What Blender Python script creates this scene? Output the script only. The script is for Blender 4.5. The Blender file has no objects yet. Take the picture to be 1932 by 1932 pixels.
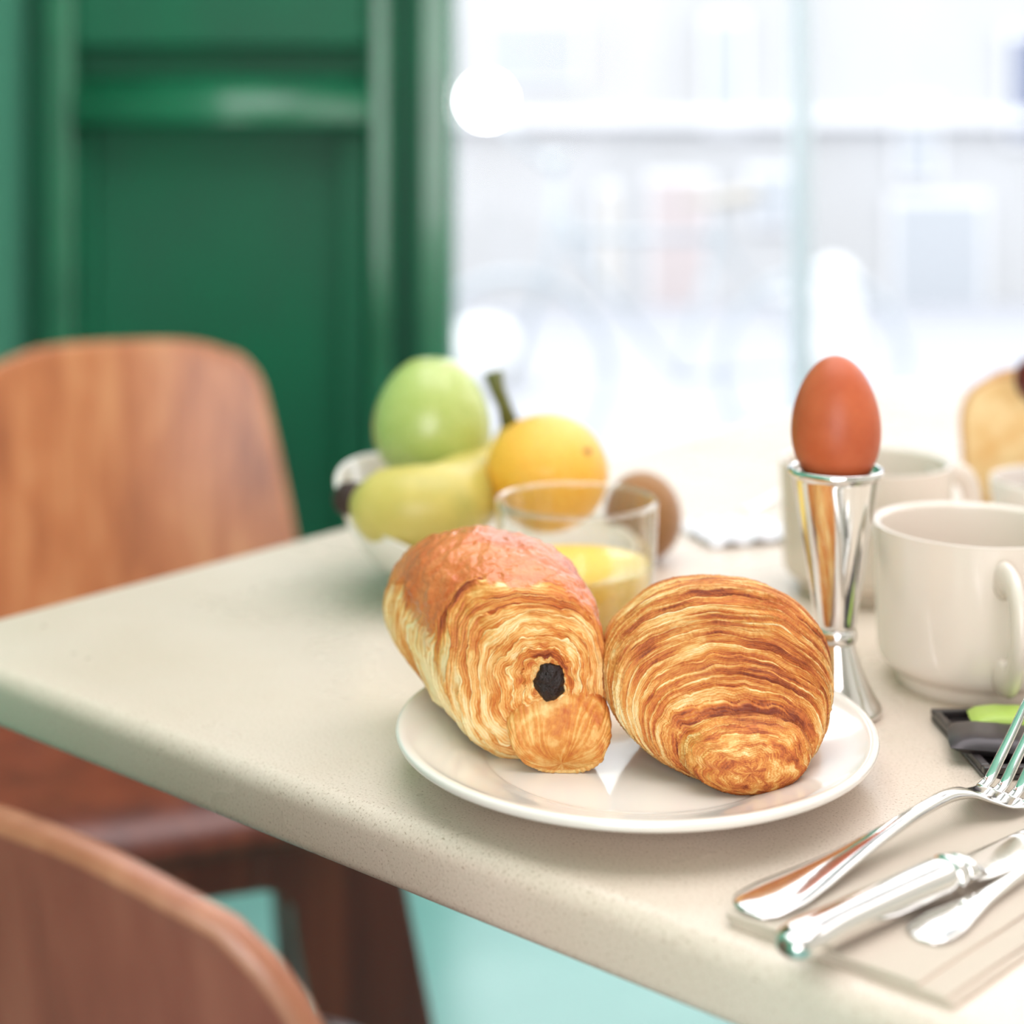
import bpy, math, random
import numpy as np
from mathutils import Vector, Matrix
random.seed(4)
S = bpy.context.scene
COL = S.collection
R = math.radians
# ------------------------------------------------------------------ camera, world, lights, exposure
CAMZ, F, HY = 1.02, 2890.0, 300.0          # eye height, focal length in px, horizon row
cam_d = bpy.data.cameras.new('camera'); cam = bpy.data.objects.new('camera', cam_d); COL.objects.link(cam)
cam.location = (0, 0, CAMZ); cam.rotation_euler = (R(90), 0, 0)
cam_d.sensor_width = 36.0; cam_d.lens = F / 1932 * 36.0
cam_d.shift_y = -(966 - HY) / 1932
cam_d.clip_start = 0.02
cam_d.dof.use_dof = True; cam_d.dof.focus_distance = 0.640; cam_d.dof.aperture_fstop = 3.7
S.camera = cam
w = bpy.data.worlds.new('overcast_sky'); S.world = w; w.use_nodes = True
wn = w.node_tree.nodes; wl = w.node_tree.links
bg = wn['Background']; bg.inputs['Strength'].default_value = 2.6
tc = wn.new('ShaderNodeTexCoord'); sp = wn.new('ShaderNodeSeparateXYZ'); rp = wn.new('ShaderNodeValToRGB')
wl.new(tc.outputs['Generated'], sp.inputs[0]); wl.new(sp.outputs['Z'], rp.inputs[0]); wl.new(rp.outputs[0], bg.inputs['Color'])
rp.color_ramp.elements[0].position = 0.0; rp.color_ramp.elements[0].color = (0.86, 0.89, 0.94, 1)
rp.color_ramp.elements[1].position = 0.6; rp.color_ramp.elements[1].color = (0.97, 0.985, 1.0, 1)
S.view_settings.view_transform = 'Standard'; S.view_settings.look = 'None'
S.view_settings.gamma = 1.0; S.view_settings.exposure = 0.50; S.view_settings.use_curve_mapping = False
S.cycles.max_bounces = 10; S.cycles.transmission_bounces = 8; S.cycles.transparent_max_bounces = 8
S.cycles.sample_clamp_indirect = 6.0; S.cycles.use_denoising = True

def area(name, loc, target, sx, sy, watts, col):
    l = bpy.data.lights.new(name, 'AREA'); l.shape = 'RECTANGLE'; l.size = sx; l.size_y = sy
    l.energy = watts; l.color = col
    o = bpy.data.objects.new(name, l); COL.objects.link(o); o.location = loc
    o.rotation_euler = (Vector(target) - Vector(loc)).to_track_quat('-Z', 'Y').to_euler(); return o
area('ceiling_fill', (0.1, 0.95, 2.8), (0.1, 0.95, 0), 2.7, 1.9, 38, (1.0, 0.945, 1.0))  # added overhead fill for the room, not a known lamp
area('side_fill', (1.95, 1.5, 1.8), (0.0, 0.9, 0.8), 1.6, 1.7, 11, (1.0, 0.97, 1.0))  # added fill from the right, where the wall has no window
area('rear_fill', (-0.5, -1.8, 1.15), (0.0, 0.8, 0.75), 2.4, 2.0, 68, (1.0, 0.925, 0.97))  # added fill behind the camera to brighten the front faces

# ------------------------------------------------------------------ helpers
def lin(r, g, b):
    return tuple((c / 255 / 12.92) if c / 255 <= 0.04045 else ((c / 255 + 0.055) / 1.055) ** 2.4 for c in (r, g, b)) + (1.0,)
def P(x, y, z):
    d = (CAMZ - z) * F / (y - HY)
    return Vector(((x - 966) / F * d, d, z))
def PD(x, y, d):
    return Vector(((x - 966) / F * d, d, CAMZ - (y - HY) / F * d))

def mat(name, col, rough=0.5, metal=0.0, spec=0.5, **kw):
    m = bpy.data.materials.new(name); m.use_nodes = True
    b = m.node_tree.nodes['Principled BSDF']
    b.inputs['Base Color'].default_value = col; b.inputs['Roughness'].default_value = rough
    b.inputs['Metallic'].default_value = metal; b.inputs['Specular IOR Level'].default_value = spec
    for k, v in kw.items():
        b.inputs[k.replace('_', ' ')].default_value = v
    return m
class NT:
    def __init__(s, m): s.t = m.node_tree; s.n = s.t.nodes; s.l = s.t.links; s.b = s.n['Principled BSDF']
    def add(s, kind, **kw):
        n = s.n.new(kind)
        for k, v in kw.items(): n.inputs[k.replace('_', ' ')].default_value = v
        return n
    def coords(s, scale, which='Object'):
        c = s.n.new('ShaderNodeTexCoord'); mp = s.n.new('ShaderNodeMapping'); mp.inputs['Scale'].default_value = scale
        s.l.new(c.outputs[which], mp.inputs[0]); return mp.outputs[0]
    def ramp(s, fac, stops):
        r = s.n.new('ShaderNodeValToRGB'); e = r.color_ramp.elements
        e[0].position, e[0].color = stops[0]; e[1].position, e[1].color = stops[-1]
        for p, c in stops[1:-1]:
            k = e.new(p); k.color = c
        s.l.new(fac, r.inputs[0]); return r.outputs[0]
    def noise(s, co, scale, detail=4, rough=0.55, dist=0.0):
        n = s.n.new('ShaderNodeTexNoise'); n.inputs['Scale'].default_value = scale; n.inputs['Detail'].default_value = detail
        n.inputs['Roughness'].default_value = rough; n.inputs['Distortion'].default_value = dist
        s.l.new(co, n.inputs['Vector']); return n.outputs['Fac']
    def bump(s, h, strength, dist):
        b = s.n.new('ShaderNodeBump'); b.inputs['Strength'].default_value = strength; b.inputs['Distance'].default_value = dist
        s.l.new(h, b.inputs['Height']); s.l.new(b.outputs[0], s.b.inputs['Normal']); return b
    def base(s, c): s.l.new(c, s.b.inputs['Base Color'])

def link(o, parent=None):
    COL.objects.link(o)
    if parent: o.parent = parent
    return o
def mesh_obj(name, verts, faces, m, parent=None, smooth=True, bevel=0, sub=0, autosmooth=None):
    me = bpy.data.meshes.new(name); me.from_pydata([tuple(v) for v in verts], [], faces); me.update()
    o = bpy.data.objects.new(name, me)
    if m: me.materials.append(m)
    if smooth: me.shade_smooth()
    link(o, parent)
    if bevel:
        b = o.modifiers.new('bevel', 'BEVEL'); b.width = bevel; b.segments = 3; b.limit_method = 'ANGLE'; b.angle_limit = R(40)
        b.harden_normals = smooth
    if sub:
        q = o.modifiers.new('sub', 'SUBSURF'); q.levels = sub; q.render_levels = sub
    return o
def tag(o, label=None, cat=None, group=None, kind=None):
    if label: o['label'] = label
    if cat: o['category'] = cat
    if group: o['group'] = group
    if kind: o['kind'] = kind
    return o
def empty(name, loc, rz=0, label=None, cat=None, group=None, kind=None, scale=1):
    o = bpy.data.objects.new(name, None); link(o); o.location = loc; o.rotation_euler = (0, 0, rz); o.scale = (scale,) * 3
    o.empty_display_size = 0.02
    return tag(o, label, cat, group, kind)
def box(name, lo, hi, m, parent=None, bevel=0.0):
    x0, y0, z0 = lo; x1, y1, z1 = hi
    v = [(x0,y0,z0),(x1,y0,z0),(x1,y1,z0),(x0,y1,z0),(x0,y0,z1),(x1,y0,z1),(x1,y1,z1),(x0,y1,z1)]
    f = [(0,3,2,1),(4,5,6,7),(0,1,5,4),(1,2,6,5),(2,3,7,6),(3,0,4,7)]
    return mesh_obj(name, v, f, m, parent, smooth=bool(bevel), bevel=bevel)
def lathe(name, prof, m, parent=None, seg=96, loc=(0, 0, 0), closed=False):
    v, f = [], []; n = len(prof); ring = []
    for (r, z) in prof:
        if r < 1e-6: ring.append([len(v)]); v.append((loc[0], loc[1], loc[2] + z))
        else:
            ring.append(list(range(len(v), len(v) + seg)))
            for k in range(seg):
                a = 2 * math.pi * k / seg; v.append((loc[0] + r * math.cos(a), loc[1] + r * math.sin(a), loc[2] + z))
    idx = list(range(n - 1)) + ([n - 1] if closed else [])
    for i in idx:
        A, B = ring[i], ring[(i + 1) % n]
        for k in range(seg):
            k2 = (k + 1) % seg
            if len(A) == 1 and len(B) == 1: continue
            if len(A) == 1: f.append((A[0], B[k2], B[k]))
            elif len(B) == 1: f.append((A[k], A[k2], B[0]))
            else: f.append((A[k], A[k2], B[k2], B[k]))
    return mesh_obj(name, v, f, m, parent)
def spline(pts, n):
    p = [Vector(q) for q in pts]; p = [2 * p[0] - p[1]] + p + [2 * p[-1] - p[-2]]; out = []
    for i in range(1, len(p) - 2):
        for k in range(n):
            t = k / n; a, b, c, d = p[i-1], p[i], p[i+1], p[i+2]
            out.append(0.5 * ((2*b) + (c-a)*t + (2*a-5*b+4*c-d)*t*t + (3*b-a-3*c+d)*t**3))
    out.append(p[-2]); return out
def smooth_prof(prof, n=6):
    return [(max(q.x, 0.0), q.y) for q in spline([(r, z, 0) for r, z in prof], n)]
def tube(name, path, radii, m, parent=None, seg=14, flat=(1, 1), up=None):
    """round or oval sweep; flat = (side, normal) factors"""
    v, f = [], []; n = len(path); up = Vector(up or (0, 0, 1))
    for i, p in enumerate(path):
        p = Vector(p); T = (Vector(path[min(i+1, n-1)]) - Vector(path[max(i-1, 0)])).normalized()
        s = T.cross(up)
        if s.length < 1e-4: s = T.cross(Vector((0, 1, 0)))
        s.normalize(); q = s.cross(T).normalized()
        r = radii[i] if hasattr(radii, '__len__') else radii
        for k in range(seg):
            a = 2 * math.pi * k / seg
            v.append(p + s * (r * flat[0] * math.cos(a)) + q * (r * flat[1] * math.sin(a)))
    for i in range(n - 1):
        for k in range(seg):
            f.append((i*seg+k, i*seg+(k+1) % seg, (i+1)*seg+(k+1) % seg, (i+1)*seg+k))
    f.append(tuple(range(seg))[::-1]); f.append(tuple(range((n-1)*seg, n*seg)))
    return mesh_obj(name, v, f, m, parent)
def loft(name, st, m, parent=None, seg=20, ex=2.0, sub=6):
    """sections across local x: (x, yc, zc, half width, half thickness)"""
    k = np.array(st, float); xs = np.arange(len(k)); X = np.linspace(0, len(k)-1, (len(k)-1)*sub+1)
    K = np.stack([hermite(xs, k[:, j], X) for j in range(5)], 1); v, f = [], []
    for (x, yc, zc, hw, ht) in K:
        for q in range(seg):
            a = 2*math.pi*q/seg; c, s = math.cos(a), math.sin(a)
            v.append((x, yc + hw*math.copysign(abs(c)**(2/ex), c), zc + ht*math.copysign(abs(s)**(2/ex), s)))
    n = len(K)
    for i in range(n-1):
        for q in range(seg): f.append((i*seg+q, i*seg+(q+1) % seg, (i+1)*seg+(q+1) % seg, (i+1)*seg+q))
    f.append(tuple(range(seg))[::-1]); f.append(tuple(range((n-1)*seg, n*seg)))
    return mesh_obj(name, v, f, m, parent)
def hermite(x, y, X):
    """monotone cubic through the points"""
    x = np.asarray(x, float); y = np.asarray(y, float); h = np.diff(x); d = np.diff(y)/h; m = np.zeros_like(y)
    m[0], m[-1] = d[0], d[-1]
    for i in range(1, len(y)-1):
        m[i] = 0 if d[i-1]*d[i] <= 0 else 2*d[i-1]*d[i]/(d[i-1]+d[i])
    i = np.clip(np.searchsorted(x, X, side='right')-1, 0, len(h)-1); t = (X-x[i])/h[i]
    return (2*t**3-3*t**2+1)*y[i]+(t**3-2*t**2+t)*h[i]*m[i]+(-2*t**3+3*t**2)*y[i+1]+(t**3-t**2)*h[i]*m[i+1]
_rs = np.random.RandomState(7); _T = _rs.rand(64, 64, 64)
def vn(x, y, z):
    xi, yi, zi = np.floor(x).astype(int), np.floor(y).astype(int), np.floor(z).astype(int)
    fx, fy, fz = x-xi, y-yi, z-zi
    fx, fy, fz = fx*fx*(3-2*fx), fy*fy*(3-2*fy), fz*fz*(3-2*fz); r = 0
    for a in (0, 1):
        for b in (0, 1):
            for c in (0, 1):
                r = r + _T[(xi+a) % 64, (yi+b) % 64, (zi+c) % 64]*(fx if a else 1-fx)*(fy if b else 1-fy)*(fz if c else 1-fz)
    return r*2-1
def fbm(x, y, z, o=4):
    s, a = 0, 1.0
    for k in range(o): s = s + a*vn(x*2**k+11*k, y*2**k+5*k, z*2**k+3*k); a *= 0.5
    return s/1.6

# ------------------------------------------------------------------ materials
def wood(name, dark, mid, light, rough=0.35, vertical=True, gloss=0.3):
    m = mat(name, mid, rough, 0, 0.5, Coat_Weight=gloss, Coat_Roughness=0.25); t = NT(m)
    co = t.coords((30, 30, 1.2) if vertical else (1.2, 30, 30))
    n1 = t.noise(co, 1.0, 6, 0.6, 0.3); t.base(t.ramp(n1, [(0.25, dark), (0.5, mid), (0.75, light)]))
    t.bump(n1, 0.15, 0.002); return m
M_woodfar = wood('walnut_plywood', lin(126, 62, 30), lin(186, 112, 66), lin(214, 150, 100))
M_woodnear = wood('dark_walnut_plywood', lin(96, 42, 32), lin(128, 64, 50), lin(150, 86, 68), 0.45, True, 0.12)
M_woodedge = wood('plywood_edge', lin(118, 66, 44), lin(156, 98, 70), lin(184, 128, 96))
M_woodleg = wood('shaded_red_brown_wood', lin(66, 22, 12), lin(98, 40, 24), lin(124, 58, 36), 0.4)  # seats and legs: the table's shade is darkened into this wood colour
M_green = mat('green_gloss_paint', lin(18, 112, 72), 0.26, 0, 0.5, Coat_Weight=0.35, Coat_Roughness=0.10)
_t = NT(M_green); _n = _t.noise(_t.coords((3, 3, 3)), 2.0, 4); _t.base(_t.ramp(_n, [(0.3, lin(28, 98, 68)), (0.7, lin(34, 116, 80))]))
M_greenpanel = mat('green_satin_panel', lin(28, 92, 64), 0.5, 0, 0.25)
_t = NT(M_greenpanel); _n = _t.noise(_t.coords((3, 3, 2)), 1.6, 3); _t.base(_t.ramp(_n, [(0.3, lin(34, 92, 68)), (0.7, lin(22, 104, 72))]))
M_greenlit = mat('window_lit_green_paint', lin(92, 164, 136), 0.35)  # left wall: window light on the green is painted in as a lighter tone
M_aqua = mat('aqua_floor_tile', lin(120, 196, 180), 0.22, 0, 0.6)
_t = NT(M_aqua); _n = _t.noise(_t.coords((1, 1, 1)), 1.4, 4); _t.base(_t.ramp(_n, [(0.3, lin(116, 170, 162)), (0.7, lin(144, 190, 184))]))
M_white = mat('white_wall_paint', lin(222, 224, 234), 0.6)
M_ceil = mat('ceiling_paint', lin(240, 230, 228), 0.8)
M_cream = mat('cream_wall_paint', lin(228, 212, 204), 0.7)
M_table = mat('cream_quartz', lin(214, 202, 180), 0.28, 0, 0.5); _t = NT(M_table)
_co = _t.coords((1, 1, 1)); _n = _t.noise(_co, 5, 4); _c1 = _t.ramp(_n, [(0.3, lin(216, 200, 182)), (0.7, lin(226, 212, 198))])
_s = _t.noise(_co, 900, 2, 0.6); _sr = _t.ramp(_s, [(0.30, (0.50, 0.42, 0.34, 1)), (0.40, (0.93, 0.92, 0.90, 1)), (0.62, (1, 1, 1, 1)), (0.70, (1.08, 1.08, 1.08, 1))])
_mx = _t.n.new('ShaderNodeMixRGB'); _mx.blend_type = 'MULTIPLY'; _mx.inputs[0].default_value = 0.8
_t.l.new(_c1, _mx.inputs[1]); _t.l.new(_sr, _mx.inputs[2]); _t.base(_mx.outputs[0])
_n3 = _t.noise(_co, 300, 3); _t.bump(_n3, 0.06, 0.0006)
_rr = _t.ramp(_t.noise(_co, 14, 3), [(0.3, (0.24,)*3+(1,)), (0.7, (0.34,)*3+(1,))]); _t.l.new(_rr, _t.b.inputs['Roughness'])
M_china = mat('cream_glazed_china', lin(234, 228, 219), 0.12, 0, 0.55, Coat_Weight=0.4, Coat_Roughness=0.04)
M_mug = mat('ivory_stoneware', lin(226, 215, 202), 0.16, 0, 0.5, Coat_Weight=0.3, Coat_Roughness=0.05)
M_silver = mat('polished_silver', (0.78, 0.77, 0.75, 1), 0.09, 1.0)
_t = NT(M_silver); _t.bump(_t.noise(_t.coords((1, 1, 1)), 120, 3), 0.03, 0.001)
M_glass = mat('clear_glass', (1, 1, 1, 1), 0.0, 0, 0.5, Transmission_Weight=1.0, IOR=1.38)
M_pane = mat('window_glass', (1, 1, 1, 1), 0.0, 0, 0.5, Transmission_Weight=1.0, IOR=1.01)
def thin_glass(m, tint, ior, amt=0.75, base=0.03):
    t = NT(m); tr = t.n.new('ShaderNodeBsdfTransparent'); tr.inputs[0].default_value = tint
    gl = t.n.new('ShaderNodeBsdfGlossy'); gl.inputs['Roughness'].default_value = 0.02; gl.inputs['Color'].default_value = (1, 1, 1, 1)
    lw = t.n.new('ShaderNodeLayerWeight'); lw.inputs['Blend'].default_value = 0.5
    pw = t.n.new('ShaderNodeMath'); pw.operation = 'POWER'; pw.inputs[1].default_value = ior; t.l.new(lw.outputs['Facing'], pw.inputs[0])
    fr = t.n.new('ShaderNodeMath'); fr.operation = 'MULTIPLY_ADD'; fr.inputs[1].default_value = amt; fr.inputs[2].default_value = base; t.l.new(pw.outputs[0], fr.inputs[0])
    mx = t.n.new('ShaderNodeMixShader'); t.l.new(fr.outputs[0], mx.inputs[0]); t.l.new(tr.outputs[0], mx.inputs[1]); t.l.new(gl.outputs[0], mx.inputs[2])
    t.l.new(mx.outputs[0], t.n['Material Output'].inputs['Surface'])
thin_glass(M_glass, (0.97, 0.975, 0.97, 1), 2.4); thin_glass(M_pane, (0.98, 0.99, 0.99, 1), 5.0, 0.5, 0.004)
M_juice = mat('orange_juice', lin(250, 212, 112), 0.08, 0, 0.5, Subsurface_Weight=0.25)
M_juice.node_tree.nodes['Principled BSDF'].inputs['Subsurface Radius'].default_value = (0.01, 0.007, 0.002)
M_napkin = mat('cream_linen', lin(204, 189, 172), 0.85, Sheen_Weight=0.2); _t = NT(M_napkin)
_w = _t.n.new('ShaderNodeTexWave'); _w.inputs['Scale'].default_value = 420; _t.l.new(_t.coords((1, 1, 1)), _w.inputs[0]); _w.bands_direction = 'X'
_w2 = _t.n.new('ShaderNodeTexWave'); _w2.inputs['Scale'].default_value = 420; _t.l.new(_t.coords((1, 1, 1)), _w2.inputs[0]); _w2.bands_direction = 'Y'
_ad = _t.n.new('ShaderNodeMath'); _ad.operation = 'ADD'; _t.l.new(_w.outputs['Fac'], _ad.inputs[0]); _t.l.new(_w2.outputs['Fac'], _ad.inputs[1])
_t.bump(_ad.outputs[0], 0.35, 0.0003)
M_slate = mat('dark_slate_tray', lin(52, 46, 46), 0.35, Coat_Weight=0.3)
M_wrapdark = mat('charcoal_foil_wrapper', lin(62, 56, 58), 0.3, 0.2)
M_wrapgreen = mat('lime_paper_wrapper', lin(178, 204, 96), 0.45)
M_choc = mat('dark_chocolate', lin(30, 15, 11), 0.38, 0, 0.4)
_t = NT(M_choc); _t.bump(_t.noise(_t.coords((1, 1, 1)), 500, 4), 0.8, 0.002)
M_egg = mat('brown_eggshell', lin(206, 112, 68), 0.42, 0, 0.35, Subsurface_Weight=0.08); _t = NT(M_egg)
_co = _t.coords((1, 1, 1)); _t.base(_t.ramp(_t.noise(_co, 60, 4), [(0.3, lin(178, 84, 48)), (0.7, lin(194, 100, 62))])); _t.bump(_t.noise(_co, 900, 2), 0.05, 0.0005)
M_apple = mat('green_apple_skin', lin(158, 186, 74), 0.3, 0, 0.5, Coat_Weight=0.2); _t = NT(M_apple)
_t.base(_t.ramp(_t.noise(_t.coords((1, 1, 1)), 18, 4), [(0.3, lin(158, 176, 84)), (0.7, lin(186, 200, 122))]))
M_banana = mat('banana_skin', lin(204, 190, 70), 0.4); _t = NT(M_banana)
_t.base(_t.ramp(_t.noise(_t.coords((1, 1, 1)), 22, 4), [(0.25, lin(166, 160, 74)), (0.5, lin(198, 182, 94)), (0.8, lin(216, 198, 122))]))
M_tip = mat('banana_tip_brown', lin(52, 32, 26), 0.7)
M_stalk = mat('olive_stalk', lin(92, 96, 42), 0.6)
M_orange = mat('orange_peel', lin(244, 176, 44), 0.33, 0, 0.5, Coat_Weight=0.2); _t = NT(M_orange)
_co = _t.coords((1, 1, 1)); _t.base(_t.ramp(_t.noise(_co, 30, 3), [(0.3, lin(240, 160, 32)), (0.6, lin(250, 196, 70)), (0.8, lin(252, 220, 130))])); _t.bump(_t.noise(_co, 420, 2), 0.3, 0.001)
M_kiwi = mat('kiwi_fuzz', lin(150, 104, 56), 0.8, Sheen_Weight=0.4); _t = NT(M_kiwi)
_t.base(_t.ramp(_t.noise(_t.coords((1, 1, 1)), 300, 3), [(0.3, lin(126, 82, 40)), (0.7, lin(172, 124, 72))]))
M_bread = mat('toasted_crumb', lin(232, 196, 138), 0.8); _t = NT(M_bread)
_co = _t.coords((1, 1, 1)); _t.base(_t.ramp(_t.noise(_co, 40, 4), [(0.3, lin(222, 170, 100)), (0.7, lin(240, 212, 160))])); _t.bump(_t.noise(_co, 260, 4), 0.6, 0.002)
M_crust = mat('bread_crust', lin(206, 152, 96), 0.6)
M_jam = mat('brown_jam', lin(120, 60, 26), 0.15, 0, 0.6)
M_berry = mat('dark_berry', lin(96, 30, 26), 0.25)
M_steel = mat('brushed_steel', (0.55, 0.55, 0.55, 1), 0.35, 1.0)

# pastry crust: browning stored per vertex (0 pale dough .. 1 deep brown), plus an egg wash mask
def pastry_mat(name, scale=1.0):
    m = mat(name, lin(220, 150, 70), 0.42, 0, 0.4, Subsurface_Weight=0.06); t = NT(m)
    at = t.n.new('ShaderNodeAttribute'); at.attribute_name = 'crust'
    gl = t.n.new('ShaderNodeAttribute'); gl.attribute_name = 'wash'
    n = t.noise(t.coords((1, 1, 1)), 420, 4, 0.7)
    mm = t.n.new('ShaderNodeMath'); mm.operation = 'MULTIPLY_ADD'; mm.inputs[1].default_value = 0.34; t.l.new(n, mm.inputs[0])
    sb = t.n.new('ShaderNodeMath'); sb.operation = 'SUBTRACT'; sb.inputs[1].default_value = 0.17; t.l.new(at.outputs['Fac'], sb.inputs[0]); t.l.new(sb.outputs[0], mm.inputs[2])
    c = t.ramp(mm.outputs[0], [(0.05, lin(246, 226, 174)), (0.26, lin(238, 194, 122)), (0.46, lin(218, 146, 68)), (0.66, lin(194, 104, 46)), (0.92, lin(128, 52, 22))])
    cg = t.ramp(mm.outputs[0], [(0.1, lin(226, 150, 88)), (0.5, lin(204, 108, 54)), (0.9, lin(160, 64, 28))])
    mx = t.n.new('ShaderNodeMixRGB'); t.l.new(gl.outputs['Fac'], mx.inputs[0]); t.l.new(c, mx.inputs[1]); t.l.new(cg, mx.inputs[2]); t.base(mx.outputs[0])
    rr = t.ramp(gl.outputs['Fac'], [(0.0, (0.5,)*3+(1,)), (1.0, (0.16,)*3+(1,))]); t.l.new(rr, t.b.inputs['Roughness'])
    cw = t.n.new('ShaderNodeMath'); cw.operation = 'MULTIPLY'; cw.inputs[1].default_value = 0.5; t.l.new(gl.outputs['Fac'], cw.inputs[0]); t.l.new(cw.outputs[0], t.b.inputs['Coat Weight']); t.b.inputs['Coat Roughness'].default_value = 0.12
    t.bump(n, 0.45, 0.0012); return m
M_pastry = pastry_mat('laminated_crust')

def ring_mesh(name, keys, nt, nth, layers, m, parent, warp_seed, macro=0.0011, fine=0.00035, wash=None, bottom=None, flake=1.0, tcrease=None, tip_brown=True, fan=False, pale=0.0, lift=0.05, rough=0.0016):
    """rings stacked along the pastry; keys: t, cx, y, ztop, zbot, a"""
    K = np.array(keys, float); t = np.linspace(K[0, 0], K[-1, 0], nt)
    cx, cy, zt, zb, a = [hermite(K[:, 0], K[:, j], t)[:, None] for j in range(1, 6)]
    th = np.linspace(0, 2*np.pi, nth, endpoint=False)[None, :]; T = t[:, None] + 0*th
    c, s = np.cos(th), np.sin(th)
    ex = 1.0 if fan else 0.92
    X = cx + a*np.sign(c)*np.abs(c)**ex; Z = (zt+zb)/2 + (zt-zb)/2*np.sign(s)*np.abs(s)**ex; Y = cy + 0*X
    def normals(X, Y, Z):
        G = np.stack([X, Y, Z], -1); dt = np.gradient(G, axis=0); dq = np.roll(G, -1, 1)-np.roll(G, 1, 1)
        N = np.cross(dq, dt); N /= np.linalg.norm(N, axis=-1, keepdims=True)+1e-12; return N
    N = normals(X, Y, Z); mid = np.array([cx.mean(), cy.mean(), (zt.mean()+zb.mean())/2])
    if ((np.stack([X, Y, Z], -1)-mid)*N).sum() < 0: N = -N
    w0 = warp_seed; cc, ss = c+0*T, s+0*T
    warp = 0.75*fbm(cc*1.2+w0, ss*1.2+w0, T*2.0, 3) + 0.20*fbm(cc*4+w0, ss*4, T*6, 3) + 0.04*vn(cc*16, ss*16+w0, T*20) + 0.22*cc
    ph = T*layers + warp*2.0; fr = ph-np.floor(ph); lid = np.floor(ph)
    saw = np.where(fr < 0.86, fr/0.86, (1-fr)/0.14)
    amp = 0.55+0.6*vn(lid*3.7+w0, cc*1.2+5, ss*1.2+9)
    ph2 = T*layers*5.2 + warp*7 + 0.5*fbm(cc*5, ss*5, T*14+w0, 3); f2 = ph2-np.floor(ph2); id2 = np.floor(ph2)
    a2 = 0.6+0.7*vn(id2*1.9+w0, cc*2.3, ss*2.3)
    if fan:                                  # striations running from the tip over the roll
        ang = th+0*T+0.5*(T-0.4)+0.10*fbm(cc*2, ss*2, T*3+w0, 3)
        ph2 = ang/(2*np.pi)*34+0.9*vn(cc*4, ss*4, T*2); f2 = ph2-np.floor(ph2); id2 = np.floor(ph2) % 34
        a2 = 0.6+0.7*vn(id2*1.9+w0, 0*T+1, T*2.0)
    fade = np.clip((T-K[0, 0])/0.22, 0, 1)**1.3*np.clip((K[-1, 0]-T)/0.08, 0, 1)
    wsh = wash(T, cc, ss, X, Y, Z) if wash else 0*T
    D = (macro*amp*(saw-0.4) + fine*a2*(np.sin(2*np.pi*f2)))*(1-0.85*wsh)*fade
    lump = rough*fbm(X*40+w0, Y*40, Z*40, 3)*fade
    blist = (0.0016*np.abs(fbm(X*110+w0, Y*110, Z*110, 4)) + 0.0006*np.maximum(0, fbm(X*330+w0, Y*330, Z*330, 3)))*wsh
    flk = 0.0009*flake*np.maximum(0, vn(cc*26+w0, ss*26, lid*2.3)-0.45)*(fr > 0.55)*(1-wsh)*fade
    G = np.stack([X, Y, Z], -1) + N*(D+lump+blist+flk)[..., None]
    G[..., 2] = np.maximum(G[..., 2], zb*0.55+0.0)
    # browning, plus darker bands along the creases
    streak = fbm(cc*3+w0, ss*3, (T*9 if fan else ph2*0.55), 3); big = fbm(X*38+3, Y*38+w0, Z*38, 3)
    lay = vn(lid*5.1+w0, cc*0.8, ss*0.8)*(0 if fan else 1)
    hgt = np.clip((Z-zb)/np.maximum(zt-zb, 0.004), 0, 1)
    broke = np.clip(0.55+0.9*vn(cc*4.5+w0, ss*4.5, lid*2.9), 0, 1.2)   # the pale layer edges come and go
    ph3 = ph2*2.7 + 1.1*fbm(cc*5, ss*5+w0, T*16, 2)
    crust = 0.48 + 0.34*streak + 0.20*lay + 0.18*big + 0.13*np.sin(2*np.pi*f2)*a2 + 0.04*np.sin(2*np.pi*ph3) + 0.12*(hgt-0.5)
    crust = 0.46+(crust-0.46)*(0.6 if fan else 1.12)
    near_tip = np.clip((T-K[0, 0]-0.12)/0.15, 0.15, 1)
    if not fan: crust = crust - 0.34*broke*near_tip*np.exp(-((fr-0.88)/0.09)**2) + 0.22*np.exp(-((fr-0.99)/0.03)**2)*near_tip
    if tip_brown: crust = crust + 0.20*np.exp(-(T/0.22)**2) + 0.22*vn(X*260, Y*260, Z*260)*np.exp(-(T/0.2)**2)
    if tcrease is not None:
        for (t0, wd, am) in tcrease: crust = crust + am*np.exp(-((T-t0)/wd)**2)*np.clip(ss+0.5, 0, 1)
    crust = crust - pale*np.clip(-cc*1.3, 0, 1)*np.clip((T-0.5)/0.4, 0, 1) - lift
    crust = np.where(wsh > 0.5, 0.45+0.25*big+0.15*streak, crust)
    crust = np.clip(crust, 0, 1)
    V = G.reshape(-1, 3); i = np.arange(nt-1)[:, None]*nth; k = np.arange(nth)[None, :]; k2 = (k+1) % nth
    Fq = np.stack([i+k, i+k2, i+nth+k2, i+nth+k], -1).reshape(-1, 4)
    me = bpy.data.meshes.new(name); me.vertices.add(len(V)); me.vertices.foreach_set('co', V.ravel())
    me.loops.add(Fq.size); me.loops.foreach_set('vertex_index', Fq.ravel().astype(np.int32))
    me.polygons.add(len(Fq)); me.polygons.foreach_set('loop_start', np.arange(0, Fq.size, 4, dtype=np.int32))
    me.polygons.foreach_set('loop_total', np.full(len(Fq), 4, np.int32)); me.update(calc_edges=True)
    for nm, val in (('crust', crust), ('wash', wsh)):
        at = me.attributes.new(nm, 'FLOAT', 'POINT'); at.data.foreach_set('value', np.ascontiguousarray(val, dtype=np.float32).ravel())
    me.materials.append(m); me.shade_smooth()
    o = bpy.data.objects.new(name, me); link(o, parent); return o

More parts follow.
